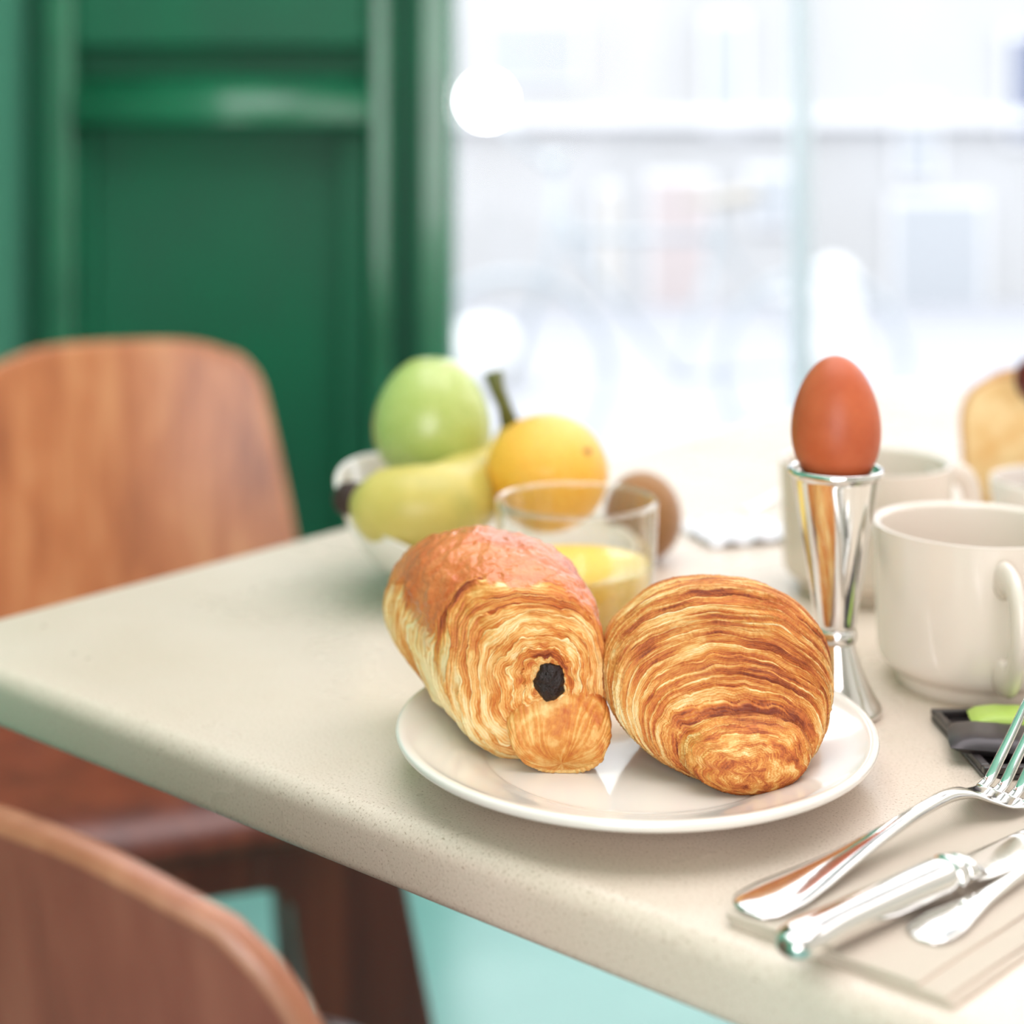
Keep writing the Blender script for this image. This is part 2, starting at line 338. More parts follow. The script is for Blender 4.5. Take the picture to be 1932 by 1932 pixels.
# ------------------------------------------------------------------ room
WY = 2.6                                    # inner face of the wall with the window
XW0, XW1 = PD(856, 300, WY).x, 1.75         # window opening
tag(box('floor', (-0.84, -2.0, -0.05), (2.0, WY+0.15, 0.0), M_aqua), kind='structure')
tag(box('ceiling', (-0.84, -2.0, 3.0), (2.0, WY+0.15, 3.05), M_ceil), kind='structure')
tag(box('wall_left', (-0.94, -2.0, 0.0), (-0.832, WY+0.15, 3.0), M_greenlit), kind='structure')
tag(box('wall_rear', (-0.84, -2.1, 0.0), (2.0, -2.0, 3.0), M_cream), kind='structure')
tag(box('wall_right', (2.0, -2.0, 0.0), (2.1, WY+0.15, 3.0), M_cream), kind='structure')
tag(box('wall_back', (XW0, WY, 0.0), (2.0, WY+0.15, 0.20), M_white), kind='structure')
tag(box('trim_1', (XW0, WY, 2.85), (2.0, WY+0.15, 3.0), M_white), kind='structure')
# green panelled door beside the window
dr = empty('door_1', (0, 0, 0), kind='structure')
def px(x): return PD(x, 300, WY).x
def pz(y): return PD(0, y, WY).z
box('door_leaf', (-0.831, WY+0.03, 0), (XW0, WY+0.12, 3.0), M_greenpanel, dr)
box('stile', (px(96), WY-0.035, 0), (px(150), WY+0.03, 3.0), M_green, dr, 0.01)
box('stile', (px(698), WY-0.04, 0), (px(742), WY+0.03, 3.0), M_green, dr, 0.012)
box('stile', (px(790), WY-0.045, 0), (XW0, WY+0.03, 3.0), M_green, dr, 0.012)
box('moulding', (px(640), WY-0.005, 0), (px(694), WY+0.03, pz(245)), M_greenpanel, dr, 0.006)
box('moulding', (px(150), WY-0.005, 0), (px(176), WY+0.03, pz(245)), M_greenpanel, dr, 0.006)
v = []; nseg = 16                            # rounded rail catching the window light
for X in (px(148), px(700)):
    v.append((X, WY+0.03, pz(238)))
    for k in range(nseg):
        a = 0.5*math.pi*k/(nseg-1); v.append((X, WY+0.03-0.085*math.cos(a)**0.9, pz(236)+(pz(140)-pz(236))*math.sin(a)))
n_ = nseg+1; f = [(k, k+1, n_+k+1, n_+k) for k in range(nseg)] + [tuple(range(n_))[::-1], tuple(range(n_, 2*n_))]
mesh_obj('rail', v, f, M_green, dr)
box('rail', (px(148), WY-0.02, pz(92)), (px(700), WY+0.03, pz(-20)), M_greenpanel, dr, 0.01)
box('rail', (px(148), WY-0.03, pz(-60)), (px(700), WY+0.03, pz(-150)), M_green, dr, 0.01)
# window
win = empty('window_1', (0, 0, 0), kind='structure')
M_wf = mat('pale_window_paint', lin(206, 214, 222), 0.4)
box('window_sill', (XW0, WY-0.10, 0.20), (2.0, WY+0.15, 0.23), M_white, win, 0.006)
box('window_mullion', (px(1508), WY+0.03, 0.23), (px(1540), WY+0.09, 2.85), M_wf, win, 0.004)
box('window_mullion', (1.38, WY+0.03, 0.23), (1.42, WY+0.09, 2.85), M_wf, win, 0.004)
box('window_frame', (XW0, WY+0.03, 2.80), (2.0, WY+0.09, 2.85), M_wf, win, 0.004)
box('window_pane', (XW0, WY+0.058, 0.23), (px(1508), WY+0.062, 2.80), M_pane, win)
box('window_pane', (px(1540), WY+0.058, 0.23), (1.38, WY+0.062, 2.80), M_pane, win)

# ------------------------------------------------------------------ street outside (bright and out of focus)
M_pave = mat('pale_pavement', lin(160, 161, 168), 0.8)
M_stone = mat('pale_stone_facade', lin(176, 174, 174), 0.85); _t = NT(M_stone)
_t.base(_t.ramp(_t.noise(_t.coords((1, 1, 0.4)), 1.2, 3), [(0.3, lin(164, 163, 163)), (0.7, lin(174, 174, 176))]))
M_shade = mat('grey_shopfront_glass', lin(160, 163, 168), 0.4)
M_dk = mat('slate_blue_paint', lin(110, 116, 136), 0.5)
M_beige = mat('beige_door_paint', lin(168, 162, 154), 0.6)
M_rose = mat('dusty_rose_paint', lin(172, 162, 162), 0.6)
M_brightstone = mat('white_stone', lin(206, 206, 208), 0.7)
M_grey = mat('grey_enamel', lin(168, 174, 180), 0.5)
pv = tag(box('street_ground', (-9, WY+0.15, -0.12), (12, 16, -0.02), M_pave), kind='structure')
fac = empty('facade', (0, 0, 0), label='pale stone building front across the street, seen through the window', cat='building')
FY = 11.0
box('wall', (-6, FY, -0.05), (9, FY+0.5, 4.6), M_stone, fac)
for i, (x0, x1, y0, y1, mm) in enumerate([(1340, 1395, 40, 240, M_shade), (1140, 1160, 360, 560, M_beige), (1230, 1330, 340, 660, M_rose), (1700, 1760, 200, 330, M_shade),
                                          (1690, 1850, 380, 640, M_shade), (1905, 2050, 70, 260, M_dk), (1420, 1490, 330, 420, M_shade), (1430, 1500, 560, 700, M_shade), (920, 1090, 40, 150, M_shade)]):
    a, b = PD(x0, y1, FY-0.03), PD(x1, y0, FY-0.03)
    fr = box('window', (a.x-0.05, FY-0.05, a.z-0.05), (b.x+0.05, FY, b.z+0.05), M_brightstone, fac, 0.01)
    box('pane', (a.x, FY-0.07, a.z), (b.x, FY-0.045, b.z), mm, fr)
a, b = PD(840, 330, FY), PD(2100, 300, FY)
box('cornice', (-6, FY-0.12, a.z+0.35), (9, FY, a.z+0.45), M_brightstone, fac, 0.02)
bl = empty('bollard', PD(1573, 800, 6.0).xy.to_3d()+Vector((0, 0, -0.02)), label='white round-topped stone bollard on the street, right behind the egg', cat='bollard')
lathe('post', [(0, 0), (0.125, 0), (0.125, 0.04), (0.10, 0.07), (0.095, 0.42)], M_brightstone, bl, 32)
lathe('cap', [(0.095, 0.42), (0.104, 0.44), (0.10, 0.54), (0.078, 0.61), (0.04, 0.645), (0, 0.655)], M_brightstone, bl, 32)
pl_ = empty('stone_block', Vector((-0.13, 7.0, -0.02)), label='low white stone block on the street beside the green door, behind the fruit', cat='stone block')
lathe('block_body', [(0, 0), (0.20, 0), (0.19, 0.16), (0.13, 0.27), (0.05, 0.31), (0, 0.315)], M_brightstone, pl_, 24)
# parked bicycle with lit front lamp
bk = empty('bicycle', (0.15, 5.0, -0.02), R(8), 'pale grey bicycle with a lit front lamp parked outside the window', 'bicycle')
def torus(name, c, r, rr, m, parent):
    pts = [(c[0]+r*math.cos(2*math.pi*k/40), c[1], c[2]+r*math.sin(2*math.pi*k/40)) for k in range(41)]
    return tube(name, pts, rr, m, parent, 8, up=(0, 1, 0))
for cxw in (-0.15, 0.87):
    wh = torus('wheel', (cxw, 0, 0.34), 0.32, 0.016, M_grey, bk)
    for q in range(9):
        a = math.pi*q/9; tube('spoke', [(cxw-0.31*math.cos(a), 0, 0.34-0.31*math.sin(a)), (cxw+0.31*math.cos(a), 0, 0.34+0.31*math.sin(a))], 0.002, M_steel, wh, 5)
tube('frame', [(0.02, 0, 0.86), (0.05, 0, 0.76), (0.40, 0, 0.32), (0.55, 0, 0.84)], 0.017, M_grey, bk, 8)
tube('top_tube', [(0.04, 0, 0.79), (0.53, 0, 0.78)], 0.015, M_grey, bk, 8)
tube('chain_stay', [(0.40, 0, 0.32), (0.87, 0, 0.34), (0.54, 0, 0.78)], 0.011, M_grey, bk, 8)
tube('fork', [(-0.15, 0, 0.34), (-0.02, 0, 0.74), (0.0, 0, 1.0)], 0.013, M_grey, bk, 8)
tube('handlebar', [(-0.02, -0.28, 1.04), (-0.02, -0.1, 1.05), (0, 0, 1.0), (-0.02, 0.1, 1.05), (-0.02, 0.28, 1.04)], 0.012, M_grey, bk, 8)
tube('saddle', [(0.42, 0, 0.90), (0.52, 0, 0.90), (0.66, 0, 0.92)], [0.02, 0.05, 0.08], M_beige, bk, 10, (1, 0.4))
M_lamp = mat('lit_lamp', (1, 1, 1, 1), 0.5); M_lamp.node_tree.nodes['Principled BSDF'].inputs['Emission Color'].default_value = (1, 1, 1, 1)
M_lamp.node_tree.nodes['Principled BSDF'].inputs['Emission Strength'].default_value = 12
lp = PD(918, 190, 4.9) - Vector((0.15, 5.0, -0.02))
lp = Matrix.Rotation(-R(8), 3, 'Z') @ lp
tube('lamp_bracket', [(0, 0, 1.0), (lp.x*0.6, lp.y*0.6, 1.10), tuple(lp)], 0.008, M_grey, bk, 8)
lathe('lamp', [(0, -0.075), (0.03, -0.069), (0.055, -0.051), (0.071, -0.024), (0.075, 0), (0.071, 0.024), (0.055, 0.051), (0.03, 0.069), (0, 0.075)], M_lamp, bk, 20, tuple(lp))

# ------------------------------------------------------------------ table
U = Vector((0.779, -0.627, 0)).normalized(); V_ = Vector((0.627, 0.779, 0)).normalized()
C0 = Vector((-0.341, 0.86, 0)); TU, TV, TH = 0.80, 1.30, 0.029
tb = empty('cafe_table', C0 + U*TU/2 + V_*TV/2, math.atan2(U.y, U.x), 'long cafe table with a thick cream quartz top and rounded edge, laid for breakfast', 'table')
def slab(name, hx, hy, z0, z1, cr, er, m, parent):
    v, f = [], []; rings = []
    prof = [(er*(1-math.cos(a)), z0+er*(1-math.sin(a))) for a in ()]
    pr = [(er, z0)] + [(er*(1-math.sin(q*math.pi/12)), z0+er*(1-math.cos(q*math.pi/12))) for q in range(1, 7)]
    pt = [(er*1.6*(1-math.cos(q*math.pi/16)), z1-er*1.6*(1-math.sin(q*math.pi/16))) for q in range(0, 9)]
    n = 10
    for (ins, z) in pr+pt:
        ring = []
        for (sx, sy, a0) in ((1, 1, 0), (-1, 1, 90), (-1, -1, 180), (1, -1, 270)):
            for k in range(n+1):
                a = R(a0+90*k/n); rr = max(cr-ins, 0.001); ring.append(len(v))
                v.append((sx*(hx-cr)+rr*math.cos(a), sy*(hy-cr)+rr*math.sin(a), z))
        rings.append(ring)
    for A, B in zip(rings, rings[1:]):
        L = len(A)
        for k in range(L): f.append((A[k], A[(k+1) % L], B[(k+1) % L], B[k]))
    f.append(tuple(rings[0][::-1])); f.append(tuple(rings[-1]))
    return mesh_obj(name, v, f, m, parent)
slab('tabletop', TU/2, TV/2, 0.75-TH, 0.75, 0.03, 0.006, M_table, tb)
lathe('pedestal', [(0.0, 0.0), (0.24, 0.0), (0.24, 0.02), (0.06, 0.04), (0.04, 0.06), (0.04, 0.68), (0.14, 0.70), (0.14, 0.721), (0, 0.721)], M_steel, tb, 40)

# ------------------------------------------------------------------ chairs
def make_chair(loc, rz, m, medge, mleg, label, scale=1.0):
    """local: faces +y, back centre at the origin"""
    root = empty('plywood_chair', loc, rz, label, 'chair', 'moulded plywood chairs around the table', scale=scale)
    top, bot, th = 0.80, 0.47, 0.011
    nu, nv = 40, 30
    def back(u, vv, off):
        # vv 0 bottom .. 1 top ; outline narrows upwards with generous top corners
        z = bot+(top-bot)*vv; hw = 0.200-0.052*vv**1.3
        k = max(0.0, (vv-0.84)/0.16); hw *= (1-0.32*(1-math.sqrt(max(0, 1-k**2.2))))
        x = u*hw; dz = 0.007*(1-u**4)*vv
        y = 0.030*(x/0.2)**2*1.2 - 0.06*vv + off
        return (x, y, z+dz)
    vs, fs = [], []
    for off in (0, th):
        for j in range(nv+1):
            for i in range(nu+1): vs.append(back(-1+2*i/nu, j/nv, off))
    W = nu+1; H = (nv+1)*W
    for j in range(nv):
        for i in range(nu):
            a = j*W+i; fs.append((a, a+1, a+W+1, a+W)); fs.append((H+a, H+a+W, H+a+W+1, H+a+1))
    o = mesh_obj('backrest', vs, fs, m, root)
    per = [j*W for j in range(nv+1)] + [nv*W+i for i in range(1, nu+1)] + [j*W+nu for j in range(nv-1, -1, -1)] + [i for i in range(nu-1, 0, -1)]
    # rounded plywood edge as its own part
    ev, ef = [], []; L = len(per)
    for p in per:
        A, B = Vector(vs[p]), Vector(vs[p+H]); mid = (A+B)/2; cc = Vector((0, mid.y, 0.62))
        out = (mid-cc); out.y = 0; out.normalize(); hd = (B-A)/2
        for q in range(7):
            a = math.pi*q/6; ev.append(mid - hd*math.cos(a) + out*(th*0.5*math.sin(a)))
    for k in range(L):
        k2 = (k+1) % L
        for q in range(6): ef.append((k*7+q, k*7+q+1, k2*7+q+1, k2*7+q))
    mesh_obj('backrest_edge', ev, ef, medge, root)
    # seat with a waterfall front
    sv, sf = [], []; n1, n2 = 24, 24
    for off in (0, -0.014):
        for j in range(n2+1):
            vv = j/n2; y = 0.0+0.43*vv; hw = 0.195+0.012*math.sin(vv*3.1)
            kk = max(0, (vv-0.88)/0.12); hw -= 0.03*kk*kk
            for i in range(n1+1):
                u = -1+2*i/n1; x = u*hw; z = 0.465-0.012*math.cos(u*math.pi/2)*math.sin(vv*math.pi)-0.03*kk**2+0.02*max(0, 0.15-vv)/0.15 + off
                sv.append((x, y, z))
    W = n1+1; H = (n2+1)*W
    for j in range(n2):
        for i in range(n1):
            a = j*W+i; sf.append((a, a+1, a+W+1, a+W)); sf.append((H+a, H+a+W, H+a+W+1, H+a+1))
    per = [j*W for j in range(n2+1)] + [n2*W+i for i in range(1, n1+1)] + [j*W+n1 for j in range(n2-1, -1, -1)] + [i for i in range(n1-1, 0, -1)]
    for k in range(len(per)):
        a, b = per[k], per[(k+1) % len(per)]; sf.append((a, b, b+H, a+H))
    mesh_obj('seat', sv, sf, mleg, root)
    def board(name, pts, y0, y1, bevel=0.004):
        n = len(pts); vv = [(x, y0, z) for x, z in pts]+[(x, y1, z) for x, z in pts]
        ff = [tuple(range(n)), tuple(range(2*n-1, n-1, -1))]+[(k, k+n, (k+1) % n+n, (k+1) % n) for k in range(n)]
        return mesh_obj(name, vv, ff, mleg, root, smooth=False, bevel=bevel)
    board('seat_rail', [(-0.19, 0.375), (0.19, 0.375), (0.19, 0.448), (-0.19, 0.448)], 0.385, 0.405)
    for s in (-1, 1):
        pts = [(s*0.192, 0.446), (s*0.282, 0.0), (s*0.225, 0.0), (s*0.165, 0.10)]
        pts += [(s*(0.118), 0.28), (s*0.108, 0.33)] + [(s*(0.108-0.035*(1-math.cos(a))), 0.345+0.033*math.sin(a)) for a in (0.4, 0.8, 1.2, 1.57)] + [(s*0.073, 0.446)]
        if s < 0: pts = pts[::-1]
        board('leg', pts, 0.380, 0.410)
        tube('leg', [(s*0.16, 0.05, 0.452), (s*0.18, 0.01, 0.22), (s*0.20, -0.05, 0.0)], [0.022, 0.018, 0.013], mleg, root, 12)
    for s in (-1, 1):
        tube('back_bolt', [(s*0.09, 0.0+0.011+0.006, 0.50), (s*0.09, -0.004, 0.50)], 0.008, M_steel, root, 12)
    return root
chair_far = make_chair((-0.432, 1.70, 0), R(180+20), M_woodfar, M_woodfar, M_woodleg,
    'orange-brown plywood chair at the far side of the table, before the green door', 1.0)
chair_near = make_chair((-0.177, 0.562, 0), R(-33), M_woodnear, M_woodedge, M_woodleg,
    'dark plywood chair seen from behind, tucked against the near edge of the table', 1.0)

# ------------------------------------------------------------------ plate and pastries
TZ = 0.75
PC = Vector((0.0545, 0.681, TZ))
prof = smooth_prof([(0.0, 0.0035), (0.050, 0.0035), (0.053, 0.0), (0.057, 0.0), (0.060, 0.0035), (0.080, 0.0085), (0.100, 0.0140), (0.1055, 0.0160), (0.1076, 0.0180), (0.1070, 0.0203),
                    (0.1040, 0.0203), (0.098, 0.0180), (0.082, 0.0128), (0.070, 0.0085), (0.064, 0.0072), (0.04, 0.0070), (0.0, 0.0070)], 5)
plate = lathe('dessert_plate', prof, M_china, None, 160)
plate.location = PC; plate.scale = (0.985, 0.985, 1)
tag(plate, 'round cream china plate under the two pastries, at the front of the table', 'plate')

PB = 0.757
cr = empty('croissant', (0, 0, PB), label='striped golden flaky croissant on the right half of the plate, curled end toward the viewer', cat='croissant')
keysC = [(0, .0985, .6285, .0111, .0110, .00003), (.05, .0985, .6287, .0155, .006, .0065), (.12, .0990, .6300, .0215, .002, .0155), (.20, .0985, .6350, .0268, 0, .0238), (.25, .0985, .6400, .0288, 0, .0264),
         (.285, .0980, .6440, .0300, 0, .0276), (.33, .0965, .6458, .0362, 0, .0320), (.45, .0950, .6485, .0468, 0, .0372), (.60, .0932, .6525, .0580, 0, .0418), (.78, .0908, .6590, .0685, 0, .0464),
         (1.0, .0893, .6720, .0768, 0, .0490), (1.2, .0895, .6880, .0755, 0, .0484), (1.45, .0920, .7080, .0610, 0, .0420), (1.62, .0960, .7240, .0410, 0, .0290), (1.74, .0990, .7340, .0240, .002, .0140), (1.8, .1000, .7370, .0120, .011, .0005)]
ring_mesh('pastry_body', keysC, 560, 660, 19, M_pastry, cr, 3.3, macro=0.0014, fine=0.00050, tcrease=[(0.30, 0.03, 0.26), (0.38, 0.06, 0.14)])
flk = [(1168, 1440, .640), (1415, 1500, .6275)]

pa = empty('pain_au_chocolat', (0, 0, PB), label='glazed chocolate-filled rolled pastry on the left half of the plate, dark chocolate stick showing', cat='pastry')
keysP = [(0, .0150, .6590, .0391, .0390, .00003), (.15, .0150, .6592, .0460, .0310, .0075), (.40, .0140, .6615, .0545, .0190, .0165), (.65, .0120, .6650, .0630, .0080, .0250), (.85, .0090, .6690, .0685, .0020, .0310), (1.0, .0065, .6745, .0735, 0, .0345),
         (1.12, .0035, .6830, .0795, .001, .0375), (1.25, .0, .6930, .0845, .003, .0405), (1.45, -.0080, .7100, .0885, .008, .0435), (1.70, -.0160, .7270, .0870, .013, .0430), (1.9, -.0210, .7420, .0790, .016, .0380), (2.08, -.0240, .7540, .0620, .020, .0260), (2.2, -.0250, .7580, .0420, .036, .0010)]
def washP(T, c, s, X, Y, Z):
    edge = 0.99 + 0.10*fbm(c*3, s*3, X*60, 3) + 0.16*np.clip(-c, 0, 1)
    low = 0.10 + 0.30*fbm(c*2+4, s*2, T*4, 3)
    m = np.clip((T-edge)/0.045, 0, 1)*np.clip((s-low)/0.30, 0, 1)*np.clip((2.0-T)/0.1, 0, 1)
    return m
ring_mesh('pastry_body', keysP, 520, 640, 8.5, M_pastry, pa, 8.1, macro=0.0026, fine=0.00040, wash=washP, tip_brown=False, pale=0.20, lift=0.05, rough=0.0030, tcrease=[(1.12, 0.03, 0.45), (0.22, 0.05, 0.25)])
# lower roll of dough below the chocolate
keysR = [(0, .0215, .6600, .0026, .0025, .00003), (.12, .0215, .6572, .0085, .0006, .0100), (.30, .0213, .6562, .0160, .0003, .0165), (.55, .0208, .6575, .0262, 0, .0204), (.8, .0203, .6615, .0345, 0, .0225), (1.05, .0200, .6685, .0395, 0, .0228), (1.3, .0195, .6780, .0360, 0, .0210), (1.5, .0200, .6850, .0220, .005, .012), (1.6, .020, .6870, .0130, .012, .0005)]
ring_mesh('rolled_end', keysR, 240, 420, 5, M_pastry, pa, 5.7, macro=0.0004, fine=0.00028, tip_brown=False, tcrease=[(1.1, 0.2, 0.2)], fan=True)
ch = empty('x', (0, 0, 0)); bpy.data.objects.remove(ch)
v, f = [], []; nn = 28
chv = []
for j in range(nn//2+1):
    phi = math.pi*j/(nn//2)
    for k in range(nn):
        a = 2*math.pi*k/nn; r = math.sin(phi)**0.7; bumpy = 1+0.10*math.sin(5*a+1)*math.sin(3*phi)+0.06*random.uniform(-1, 1)
        v.append((0.0163+0.0066*r*math.cos(a)*bumpy, 0.6592-0.0045*math.cos(phi)*bumpy if 0 < j < nn//2 else 0.6592-0.0045*math.cos(phi), 0.0385+0.0083*r*math.sin(a)*bumpy))
for j in range(nn//2):
    for k in range(nn): f.append((j*nn+k, j*nn+(k+1) % nn, (j+1)*nn+(k+1) % nn, (j+1)*nn+k))
mesh_obj('chocolate_stick', v, f, M_choc, pa)
# ------------------------------------------------------------------ egg cup with egg
EC = P(1577, 1343, TZ); EC.z = TZ
cup = lathe('egg_cup', smooth_prof([(0, 0.004), (0.014, 0.003), (0.0195, 0.0), (0.0215, 0.0008), (0.0222, 0.0030), (0.0212, 0.0050), (0.0180, 0.0100), (0.0135, 0.0200), (0.0098, 0.0310), (0.0086, 0.0345)], 4)
            + smooth_prof([(0.0087, 0.0347), (0.0098, 0.0354), (0.0103, 0.0380), (0.0098, 0.0406), (0.0088, 0.0413)], 4)
            + smooth_prof([(0.0094, 0.0417), (0.0112, 0.0520), (0.0150, 0.0760), (0.0186, 0.0990), (0.0208, 0.1130), (0.0212, 0.1150)], 4)
            + smooth_prof([(0.0222, 0.1156), (0.0232, 0.1172), (0.0228, 0.1192), (0.0216, 0.1194), (0.0204, 0.1175), (0.0190, 0.1090), (0.0150, 0.0860), (0.008, 0.066), (0, 0.064)], 4), M_silver, None, 96)
cup.location = EC; tag(cup, 'tall polished silver egg cup with a waisted stem, standing behind the plate', 'egg cup')
ep = []
for k in range(41):
    a = math.pi*k/40; z = -math.cos(a); r = math.sin(a)*(1-0.13*z)
    ep.append((max(0, 0.0215*r), 0.0325*z))
egg = lathe('egg', [(r, z) for r, z in ep], M_egg, None, 96)
egg.location = EC+Vector((0, 0, 0.1415)); tag(egg, 'brown boiled egg sitting upright in the silver egg cup', 'egg')

# ------------------------------------------------------------------ mugs
def make_mug(loc, ang, label):
    root = empty('mug', loc, ang, label, 'mug', 'ivory coffee mugs')
    lathe('mug_body', smooth_prof([(0, 0.0035), (0.035, 0.0035), (0.0375, 0.0), (0.0405, 0.0), (0.0415, 0.003), (0.0420, 0.0065)], 3)
          + smooth_prof([(0.0440, 0.0080), (0.0490, 0.0120), (0.0512, 0.0200), (0.0522, 0.0500), (0.0532, 0.0790), (0.0532, 0.0808), (0.0518, 0.0816), (0.0500, 0.0806), (0.0490, 0.0760), (0.0482, 0.0400), (0.0465, 0.0160), (0.038, 0.0085), (0.0, 0.0080)], 5), M_mug, root, 96)
    pts = spline([(0.0505, 0, 0.0650), (0.060, 0, 0.0690), (0.0740, 0, 0.0655), (0.0800, 0, 0.0500), (0.0770, 0, 0.0340), (0.0660, 0, 0.0220), (0.0500, 0, 0.0185)], 7)
    rad = [0.0062+0.0018*abs(i/(len(pts)-1)*2-1)**3 for i in range(len(pts))]
    tube('handle', pts, rad, M_mug, root, 16, (1.15, 0.62), up=(0, 1, 0))
    return root
mg = make_mug(Vector((0.2392, 0.792, TZ)), R(-92), 'nearer ivory stoneware mug with its handle toward the viewer, beside the egg cup')
mg.scale = (0.965, 0.965, 1.0)
make_mug(Vector((0.2215, 0.960, TZ)), R(20), 'farther ivory stoneware mug half hidden behind the egg cup')

# ------------------------------------------------------------------ juice glass
jg = empty('juice_glass', (0.0352, 0.837, TZ), label='straight glass tumbler holding orange juice, standing behind the pastries', cat='glass')
lathe('tumbler', smooth_prof([(0, 0.0), (0.036, 0.0), (0.0395, 0.002)], 3) + smooth_prof([(0.0405, 0.006), (0.0428, 0.04), (0.0446, 0.0805), (0.0444, 0.0822), (0.0434, 0.0828), (0.0424, 0.0820), (0.0407, 0.04), (0.0388, 0.0110), (0.035, 0.0085), (0, 0.0085)], 4), M_glass, jg, 96)
jz = 0.049
juice = lathe('orange_juice', [(0, 0.0086), (0.0349, 0.0086), (0.0386, 0.0112), (0.0398, 0.0250), (0.0406, 0.0398), (0.04105, jz), (0.0400, jz-0.0003), (0, jz-0.0004)], M_juice, None, 96)
juice.location = (0.0352, 0.837, TZ); tag(juice, 'orange juice filling the lower half of the glass tumbler', 'juice')

# ------------------------------------------------------------------ fruit bowl
BC = Vector((-0.016, 0.974, TZ))
def hand_bowl():
    """one wall rises behind the fruit and the lip dips low at the front"""
    prof = smooth_prof([(0, .003), (.030, .003), (.034, .0), (.038, .0), (.042, .004), (.060, .011), (.078, .026), (.091, .052), (.0955, .0700), (.0965, .0720), (.0952, .0733), (.0930, .0716), (.0885, .0540), (.075, .0290), (.056, .0145), (.03, .0078), (0, .0075)], 5)
    seg = 128; v, f = [], []
    for (r_, z_) in prof:
        for k in range(seg):
            a = 2*math.pi*k/seg; q = 0.5+0.5*math.cos(a-R(158)); hgt = 0.36+0.64*q**1.6
            kk = max(0, z_-0.012)/0.061; zz = min(z_, 0.012)+max(0, z_-0.012)*(1-kk*0+0)*((hgt*0.0733-0.012)/0.0613)
            rr = r_; v.append((rr*math.cos(a), rr*math.sin(a), zz))
    for i in range(len(prof)-1):
        for k in range(seg): f.append((i*seg+k, i*seg+(k+1) % seg, (i+1)*seg+(k+1) % seg, (i+1)*seg+k))
    return mesh_obj('fruit_bowl', v, f, M_china)
bowl = hand_bowl(); bowl.location = BC; tag(bowl, 'white china fruit bowl with a lip dipping at the front, at the far left', 'bowl')
def blob(name, c, r, m, parent, prof=None, rot=(0, 0, 0), lump=0.0):
    pr = []
    for k in range(33):
        a = math.pi*k/32; z = -math.cos(a); rr = math.sin(a)
        if prof: rr, z = prof(rr, z)
        pr.append((max(0, rr), z))
    o = lathe(name, pr, m, parent, 48); o.location = c; o.scale = r; o.rotation_euler = rot; return o
ap = blob('green_apple', PD(815, 790, 1.006), (0.0385, 0.0385, 0.042), M_apple, None, lambda r, z: (r*(1-0.14*z), z-(0.10*math.exp(-(r/0.25)**2) if z > 0 else -0.08*math.exp(-(r/0.25)**2))))
tag(ap, 'pale green apple on top of the fruit in the white bowl', 'apple')
ap.name = 'green_apple'
def banana(label):
    root = empty('banana', (0, 0, 0), label=label, cat='banana')
    pts = spline([PD(676, 942, .932), PD(708, 952, .925), PD(780, 962, .918), PD(835, 955, .926), PD(885, 925, .975), PD(930, 880, 1.020), PD(958, 840, 1.032), PD(962, 800, 1.03)], 7)
    n = len(pts); rad = [float(q) for q in hermite([0, .06, .16, .30, .55, .75, .9, 1], [.0088, .0130, .0222, .0268, .0250, .0190, .0105, .0060], np.linspace(0, 1, n))]
    tube('banana_body', pts, rad, M_banana, root, 20, (1, 1.0))
    tube('banana_tip', [PD(638, 940, .938), PD(648, 940, .936), PD(664, 941, .933), PD(682, 944, .930)], [0.006, 0.0098, 0.0104, 0.0100], M_tip, root, 14)
    tube('banana_stalk', [PD(962, 802, 1.03), PD(951, 765, 1.03), PD(938, 735, 1.03), PD(930, 702, 1.03)], [0.0066, 0.0050, 0.0052, 0.0066], M_stalk, root, 12)
    return root
banana('yellow-green banana with a dark tip lying at the front of the white fruit bowl')
og = empty('orange', PD(1032, 892, 0.958), label='yellow-orange citrus between the apple and the kiwi in the white bowl', cat='orange')
blob('orange_peel', (0, 0, 0), (0.0385, 0.0385, 0.0365), M_orange, og)
q = PD(1104, 848, 0.936)-og.location
lathe('navel', [(0, 0), (0.003, 0.0005), (0.0035, -0.002)], M_tip, og, 12, tuple(q))
kw = blob('kiwi', PD(1213, 974, 1.03), (0.0262, 0.0262, 0.0300), M_kiwi, None, rot=(0, R(-6), 0)); tag(kw, 'brown fuzzy kiwi standing just right of the white fruit bowl', 'kiwi')

# ------------------------------------------------------------------ napkin and cutlery
nz = TZ+0.0045
A_, B_ = P(1370, 1722, nz), P(1782, 1873, nz); D_ = P(1861, 1462, nz); C_ = B_+(D_-A_)
nap = empty('napkin', A_.xy.to_3d()+Vector((0, 0, TZ)), label='folded cream linen napkin under the silver cutlery at the near right', cat='napkin')
def sheet(name, quad, z0, z1, parent, m, curl=0.0, n=14):
    q = [p.xy for p in quad]; o0 = nap.location.xy; v, f = [], []
    for k, z in enumerate((z0, z1)):
        for j in range(n+1):
            for i in range(n+1):
                s, t = i/n, j/n; p = (q[0]*(1-s)+q[1]*s)*(1-t)+(q[3]*(1-s)+q[2]*s)*t
                wv = 0.0003*math.sin(s*9+t*4)+0.0002*math.sin(t*13)
                v.append((p.x-o0.x, p.y-o0.y, z-TZ+(wv if k else 0)))
    W = n+1; H = W*W
    for j in range(n):
        for i in range(n): a = j*W+i; f.append((a, a+W, a+W+1, a+1)); f.append((H+a, H+a+1, H+a+W+1, H+a+W))
    per = [i for i in range(W)]+[j*W+n for j in range(1, W)]+[n*W+i for i in range(n-1, -1, -1)]+[j*W for j in range(n-1, 0, -1)]
    for k in range(len(per)): a, b = per[k], per[(k+1) % len(per)]; f.append((a, b, b+H, a+H))
    return mesh_obj(name, v, f, m, parent, smooth=False, bevel=0.0004)
